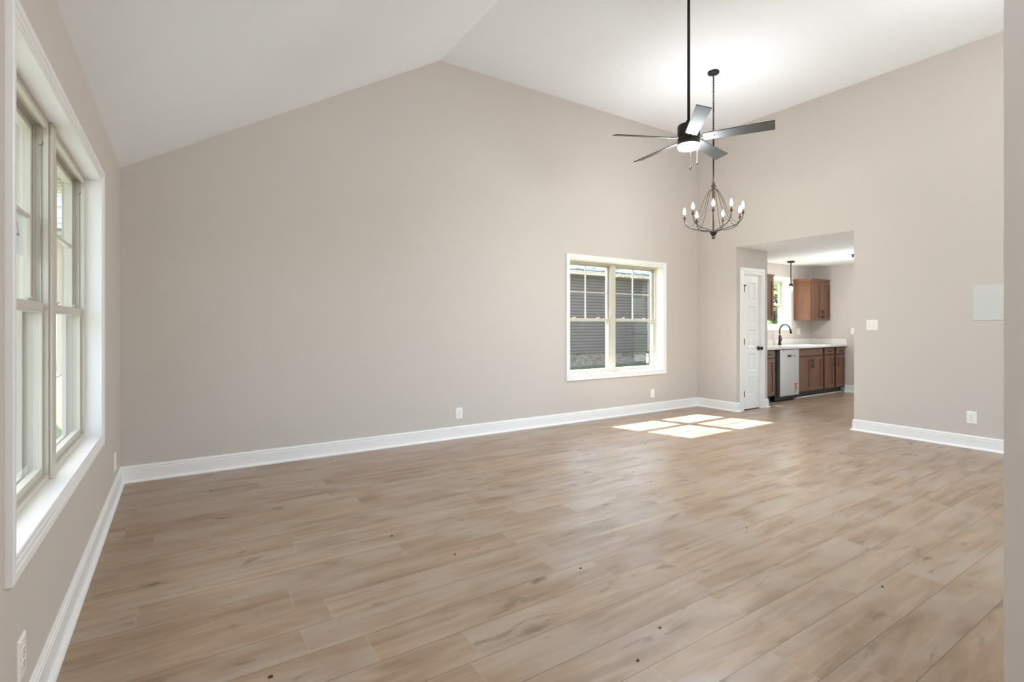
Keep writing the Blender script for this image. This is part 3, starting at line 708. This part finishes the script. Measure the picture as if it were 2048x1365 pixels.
# dishwasher
dw = thing('dishwasher', (8.6, 4.95, 0), 'stainless steel dishwasher with red and white sticker under the counter', 'dishwasher')
dx0, dx1, dy = 8.335, 8.925, 4.640
B('tub', (8.262, 8.945, YF+.03, YK-.02, .02, .862), M_BLACK, dw)
bm = new_bm(); box(bm, dx0, dx1, dy, dy+.062, .088, .868); obj('door_panel', bm, M_STEEL, dw, bevel=.004)
bm = new_bm(); box(bm, 8.27, 8.94, YF+.075, YF+.09, .012, .086); box(bm, 8.30, 8.32, YF+.05, YF+.074, 0, .03); box(bm, 8.86, 8.88, YF+.05, YF+.074, 0, .03); obj('toe_panel', bm, M_BLACK, dw)
B('display', (8.560, 8.672, dy-.0012, dy-.0002, .742, .776), M_DISPLAY, dw)
B('control_strip', (8.690, 8.820, dy-.0010, dy-.0002, .745, .777), mat('control_strip_grey', (.42, .42, .42), .4), dw)
B('badge', (8.392, 8.470, dy-.0012, dy-.0002, .838, .850), M_GREYTXT, dw)
B('sticker', (8.770, 8.876, dy-.0008, dy-.0002, .118, .288), M_PAPER, dw, label='white sticker with red print')
bm = new_bm()
for (a, b, c, d) in ((.0, .10, .150, .165), (.01, .03, .110, .148), (.04, .06, .105, .148), (.02, .09, .095, .104), (.03, .05, .068, .090), (.055, .085, .072, .092), (.02, .09, .056, .063)):
    box(bm, 8.773+a, 8.773+b, dy-.0016, dy-.0009, .119+c, .119+d)
st = obj('sticker_print', bm, M_RED, dw)
bm = new_bm()
for k in range(5): box(bm, 8.783, 8.783+.05+.012*((k*7) % 3), dy-.0016, dy-.0009, .125+k*.009, .128+k*.009)
obj('sticker_small_print', bm, M_GREYTXT, dw)

# worktop with backsplash
ct = thing('countertop', (9.2, 4.96, .876), 'white quartz worktop with low backsplash running under the kitchen window', 'countertop')
CYF = 4.628
bm = new_bm(); box(bm, PX+.002, XE-.001, CYF, YK-.001, .877, .914); obj('worktop', bm, M_COUNTER, ct, bevel=.003)
bm = new_bm(); box(bm, PX+.002, XE-.001, YK-.021, YK-.001, .9145, 1.014); box(bm, XE-.021, XE-.001, CYF+.004, YK-.0215, .9145, 1.014); obj('backsplash', bm, M_COUNTER, ct, bevel=.002)

# faucet
fx, fy, fz = 9.225, 5.145, .9145
fa = thing('faucet', (fx, fy, fz), 'tall matte black gooseneck kitchen faucet beside the sink window', 'faucet')
bm = new_bm(); lathe(bm, (fx, fy, 0), [(.030, fz), (.030, fz+.006), (.025, fz+.03), (.019, fz+.10), (.0165, fz+.17), (.0145, fz+.20)], 24); obj('body', bm, M_BLACK, fa)
bm = new_bm(); pts = [(fx, fy, fz+.19), (fx, fy, fz+.26)]; r0 = .088
dxs, dys = .28, -.96
for i in range(1, 15):
    t = PI*i/16; rr = r0*(1-math.cos(t)); pts.append((fx+dxs*rr, fy+dys*rr, fz+.26+.115*math.sin(t)))
end = pts[-1]
tube(bm, pts, [.0115]*len(pts), 14); obj('spout', bm, M_BLACK, fa)
bm = new_bm(); d = Vector(end); e2 = d+Vector((dxs*.022, dys*.022, -.095)); tube(bm, [d, d+(e2-d)*.12, d+(e2-d)*.2, e2-(e2-d)*.1, e2], [.014, .0145, .016, .0185, .017], 16); obj('spray_head', bm, M_BLACK, fa)
bm = new_bm(); tube(bm, [(fx+.010, fy, fz+.085), (fx+.048, fy-.01, fz+.085)], .014, 14); tube(bm, [(fx+.042, fy-.01, fz+.088), (fx+.050, fy-.01, fz+.115), (fx+.038, fy-.01, fz+.145), (fx+.014, fy-.012, fz+.168)], [.008, .0075, .006, .0045], 10); obj('lever', bm, M_BLACK, fa)

# upper cabinets with crown
def upper_cabinet(label, x0, x1, doors, crown_l, crown_r):
    c = thing('upper_cabinet', ((x0+x1)/2, YK-.16, 1.37), label, 'cabinet', 'upper cabinets beside the kitchen window')
    yf = YK-.345; z0, z1 = 1.372, 2.134; bm = new_bm()
    box(bm, x0, x1, yf+.0225, YK-.001, z0, z1); obj('carcass', bm, M_CAB, c, bevel=.001)
    bm = new_bm(); pr = [(0, z1-.032), (.006, z1-.032), (.008, z1-.018), (.014, z1), (.020, z1+.012), (.024, z1+.018), (.024, z1+.028), (0, z1+.028)]
    path = []
    if crown_l: path.append((x0, YK-.002))
    path += [(x0, yf+.022), (x1, yf+.022)]
    if crown_r: path.append((x1, YK-.002))
    sweep(bm, path, pr, lambda a, b, h: (a, b, h), side=-1); obj('crown_moulding', bm, M_CAB, c)
    for a, b, hs in doors:
        bm = new_bm(); shaker(bm, a, b, z0+.006, z1-.04, yf); do = obj('door', bm, M_CAB, c, bevel=.0015)
        pull(do, (b-.028) if hs > 0 else (a+.028), z0+.115, yf)
upper_cabinet('brown two-door upper cabinet in the corner right of the kitchen window', 9.955, XE-.002, [(9.968, 10.300, 1), (10.305, 10.640, -1)], True, False)
upper_cabinet('brown upper cabinet left of the kitchen window, mostly behind the pantry', 7.72, 8.672, [(7.73, 8.195, 1), (8.20, 8.660, -1)], False, True)

# ------------------------------------------------------------------ small debris on the floor
bm = new_bm()
for x, y, s in [(4.52, 3.546, .006), (4.228, 3.875, .006), (4.19, 3.80, .008), (3.296, 3.13, .006), (3.209, 2.85, .006), (1.759, 2.04, .007), (1.694, 1.456, .007), (1.281, 2.546, .008), (1.074, 2.977, .007), (.276, 2.024, .011), (2.985, 1.876, .006), (2.868, 1.092, .009), (1.9, 1.5, .004), (2.3, 2.2, .004), (.9, 4.2, .005), (.2, 4.55, .006), (3.0, 4.2, .004), (4.0, 2.4, .004), (2.1, 3.6, .004), (1.46, 1.36, .008), (7.75, 4.25, .010)]:
    a = random.random()*PI; v = []
    for k in range(5):
        q = a+2*PI*k/5; v.append((x+math.cos(q)*s*random.uniform(.5, 1.3), y+math.sin(q)*s*random.uniform(.3, .9), .0003))
    poly_prism(bm, v, (0, 0, s*.45))
tag(obj('floor_debris', bm, M_DEBRIS), 'tiny dark crumbs and chips scattered over the wood floor', 'debris', kind='stuff')
bm = new_bm(); poly_prism(bm, [(7.80, 4.40, .0005), (7.98, 4.36, .0005), (8.02, 4.46, .0005), (7.86, 4.52, .0005)], (0, 0, .0012))
tag(obj('paper_scrap', bm, M_PAPER), 'pale scrap of paper on the kitchen floor beside the pantry corner', 'paper')

# ------------------------------------------------------------------ outside
B('ground', (-60, 60, -40, 90, -.75, -.45), M_GRASS, kind='stuff')
bpy.data.objects['ground']['label'] = 'green lawn around the houses'; bpy.data.objects['ground']['category'] = 'lawn'
bm = new_bm(); v = [bm.verts.new(p) for p in ((1.5, 5.6, -.449), (16, 5.6, -.449), (16, 13.02, -.11), (1.5, 13.02, -.11), (-1.9, 9, -.449), (-1.9, 13.02, -.2))]
bm.faces.new((v[0], v[1], v[2], v[3])); bm.faces.new((v[4], v[0], v[3], v[5]))
tag(obj('grass', bm, M_GRASS), 'green grass bank rising to the neighbouring house foundation', 'grass', kind='stuff')
# neighbouring house
nh = thing('neighbor_house', (6, 13, 0), 'grey sided single-storey neighbouring house seen through the gable wall window', 'house')
NY, NX0, NX1, ZS, ZE = 13.0, -1.95, 14.45, .345, 2.93
bm = new_bm(); n_ = int((ZE-ZS)/.1016); z = ZS
for i in range(n_+1):      # dutch-lap courses
    z1 = min(z+.1016, ZE)
    if z1-z < .01: break
    pr = [(0, z), (.034, z), (.032, z+.058), (.010, z+.072), (.004, z1), (0, z1)]
    sweep(bm, [(NX0, NY+6), (NX0, NY), (NX1, NY), (NX1, NY+6)], [(o, hh) for o, hh in pr], lambda a, b, h: (a, b, h), side=-1)
    z = z1
box(bm, NX0+.0, NX1-.0, NY+.001, NY+9, ZS, ZE)
obj('siding_wall', bm, M_SIDING, nh)
bm = new_bm(); box(bm, NX0+.05, NX1-.05, NY+.03, NY+8.9, -.449, ZS-.0005); obj('foundation', bm, M_BLOCK, nh)
bm = new_bm()
for x in (NX0-.03, NX1-.06):
    bm = new_bm(); box(bm, x, x+.11, NY-.055, NY-.0345, ZS-.02, ZE-.012); obj('corner_board', bm, M_FASCIA, nh)
bm = new_bm(); box(bm, NX0-.35, NX1+.35, NY-.42, NY-.40, ZE+.03, ZE+.11); box(bm, NX0-.35, NX1+.35, NY-.399, NY, ZE+.0005, ZE+.02); obj('fascia', bm, M_FASCIA, nh)
bm = new_bm(); sl = .62
poly_prism(bm, [(NX0-.36, NY-.44, ZE+.111), (NX0-.36, NY+4.5, ZE+.111+4.94*sl), (NX0-.36, NY+9.4, ZE+.111), (NX0-.36, NY+9.4, ZE+.16), (NX0-.36, NY+4.5, ZE+.16+4.94*sl), (NX0-.36, NY-.44, ZE+.16)], (NX1-NX0+.72, 0, 0))
obj('roof', bm, M_ROOF, nh)
bm = new_bm(); vx, vz = 13.38, .20
box(bm, vx-.2, vx+.2, NY+.012, NY+.0295, vz-.02, vz+.13)
vt = obj('foundation_vent', bm, M_BRICKVENT, nh)
bm = new_bm()
for k in range(2): box(bm, vx-.18, vx+.18, NY+.006, NY+.0115, vz+.01+k*.06, vz+.035+k*.06)
obj('vent_slot', bm, M_SLOT, vt)
# dark strip standing in for the shade at the house corner
ds = thing('corner_shade', (14.09, 12.4, -.13), 'dark blue-grey strip standing in for shade at the neighbouring house corner', 'corner_shade')
bm = new_bm(); box(bm, 13.96, 14.22, 12.3, 12.5, -.13, 2.9); obj('shade_strip', bm, M_CORNER_SHADE, ds)
# own eave along the left wall
bm = new_bm()
box(bm, XL-.75, XL-OUT-.001, -2.3, 5.85, 2.42, 2.44)
for k in range(60):
    y = -2.2+k*.133
    if y < 5.8: box(bm, XL-.75, XL-OUT-.001, y, y+.03, 2.408, 2.4195)
sf = obj('eave_soffit', bm, mat('soffit_beige', (.60, .56, .47), .5)); sf['kind'] = 'structure'
B('eave_fascia', (XL-.77, XL-.7505, -2.3, 5.85, 2.36, 2.56), M_FASCIA, kind='structure')
# neighbour's white porch post, driveway, road
po = thing('porch_post', (-2.32, 12.4, -.3), 'white square porch post at the neighbouring house corner', 'post')
bm = new_bm(); box(bm, -2.42, -2.20, 12.30, 12.52, -.3, 2.95); box(bm, -2.46, -2.16, 12.26, 12.56, -.3, -.1); box(bm, -2.46, -2.16, 12.26, 12.56, 2.8, 2.96); obj('shaft', bm, M_TRIM, po)
B('driveway', (-14, -3.0, 15.4, 18.2, -.449, -.40), M_CONC, kind='structure')
B('bounce_slab_east', (XE+.2, 18, -3, 4.6, -.449, -.10), M_CONC, kind='structure')  # unseen slab added to bounce daylight into the kitchen end opening
B('bounce_slab', (3.15, 18, -14, -.75, -.449, -.10), M_CONC, kind='structure')  # unseen slab added to reflect sun in through the near wall
B('bounce_slab_front', (-6, XL-OUT-.01, -6, 4.9, -.449, -.25), M_ASPHALT, kind='structure')  # slab added to send bounced daylight up through the left window
B('road', (-30, -3.4, 21.5, 26, -.449, -.41), M_ASPHALT, kind='structure')
B('sidewalk', (-30, -3.4, 19.3, 20.2, -.449, -.40), M_CONC, kind='structure')
# trees
def tree(label, x, y, h_, r_, seed, n=2600, z0=-.36, ls=.16):
    rnd = random.Random(seed); t = thing('tree', (x, y, z0), label, 'tree', 'trees around the houses')
    bm = new_bm(); tube(bm, [(x, y, z0), (x+.05, y, z0+h_*.35), (x-.05, y+.05, z0+h_*.7)], [.16, .12, .05], 10)
    for k in range(5):
        a = rnd.random()*2*PI; tube(bm, [(x, y, z0+h_*(.3+.07*k)), (x+math.cos(a)*r_*.6, y+math.sin(a)*r_*.6, z0+h_*(.5+.07*k))], [.06, .02], 6)
    obj('trunk', bm, M_TRUNK, t)
    bm = new_bm()
    blobs = [(Vector((x, y, z0+h_*.62)), r_)]+[(Vector((x+rnd.uniform(-.7, .7)*r_, y+rnd.uniform(-.7, .7)*r_, z0+h_*rnd.uniform(.35, .92))), r_*rnd.uniform(.35, .6)) for _ in range(9)]
    for i in range(n):
        c, rb = blobs[rnd.randrange(len(blobs))]
        d = Vector((rnd.gauss(0, 1), rnd.gauss(0, 1), rnd.gauss(0, 1))).normalized(); p = c+d*rb*rnd.uniform(.55, 1.05)
        u = Vector((rnd.gauss(0, 1), rnd.gauss(0, 1), rnd.gauss(0, 1))).normalized(); w = u.orthogonal().normalized(); s = ls*rnd.uniform(.6, 1.3)
        v = [bm.verts.new(p+q) for q in (u*s, w*s*.45, -u*s, -w*s*.45)]; bm.faces.new(v)
    obj('foliage', bm, M_LEAF, t)
tree('leafy green tree seen through the kitchen window', 24.5, 13.6, 6.5, 2.2, 3)
tree('smaller green tree low in the kitchen window', 19.2, 10.4, 3.3, 1.1, 4, 1600)
tree('dark green tree past the neighbouring house corner', 22.8, 20.5, 6.5, 2.2, 5)
tree('tall green tree across the road seen through the left window', -6.2, 31.0, 8, 3.0, 6)
tree('lower green tree further left beyond the road, through the left window', -14.5, 40.0, 6, 2.6, 8)
# paper number sheet taped to the left window (seen from behind)
ps = thing('paper_sign', (-.546, 2.72, 1.65), 'white paper sheet with a handwritten 4 taped outside the left window', 'paper sign')
B('sheet', (-.5465, -.5460, 2.58, 2.873, 1.565, 1.742), M_PAPER, ps)
def stroke(bm, p, q, w=.008):
    p, q = Vector(p), Vector(q); d = (q-p).normalized(); nn = Vector((0, -d.z, d.y))*w
    poly_prism(bm, [p+nn, q+nn, q-nn, p-nn], (.0004, 0, 0))
bm = new_bm(); X_ = -.5459
stroke(bm, (X_, 2.765, 1.700), (X_, 2.765, 1.612), .003); stroke(bm, (X_, 2.766, 1.700), (X_, 2.816, 1.642), .003); stroke(bm, (X_, 2.752, 1.642), (X_, 2.822, 1.642), .003)
obj('numeral', bm, M_INK, ps)
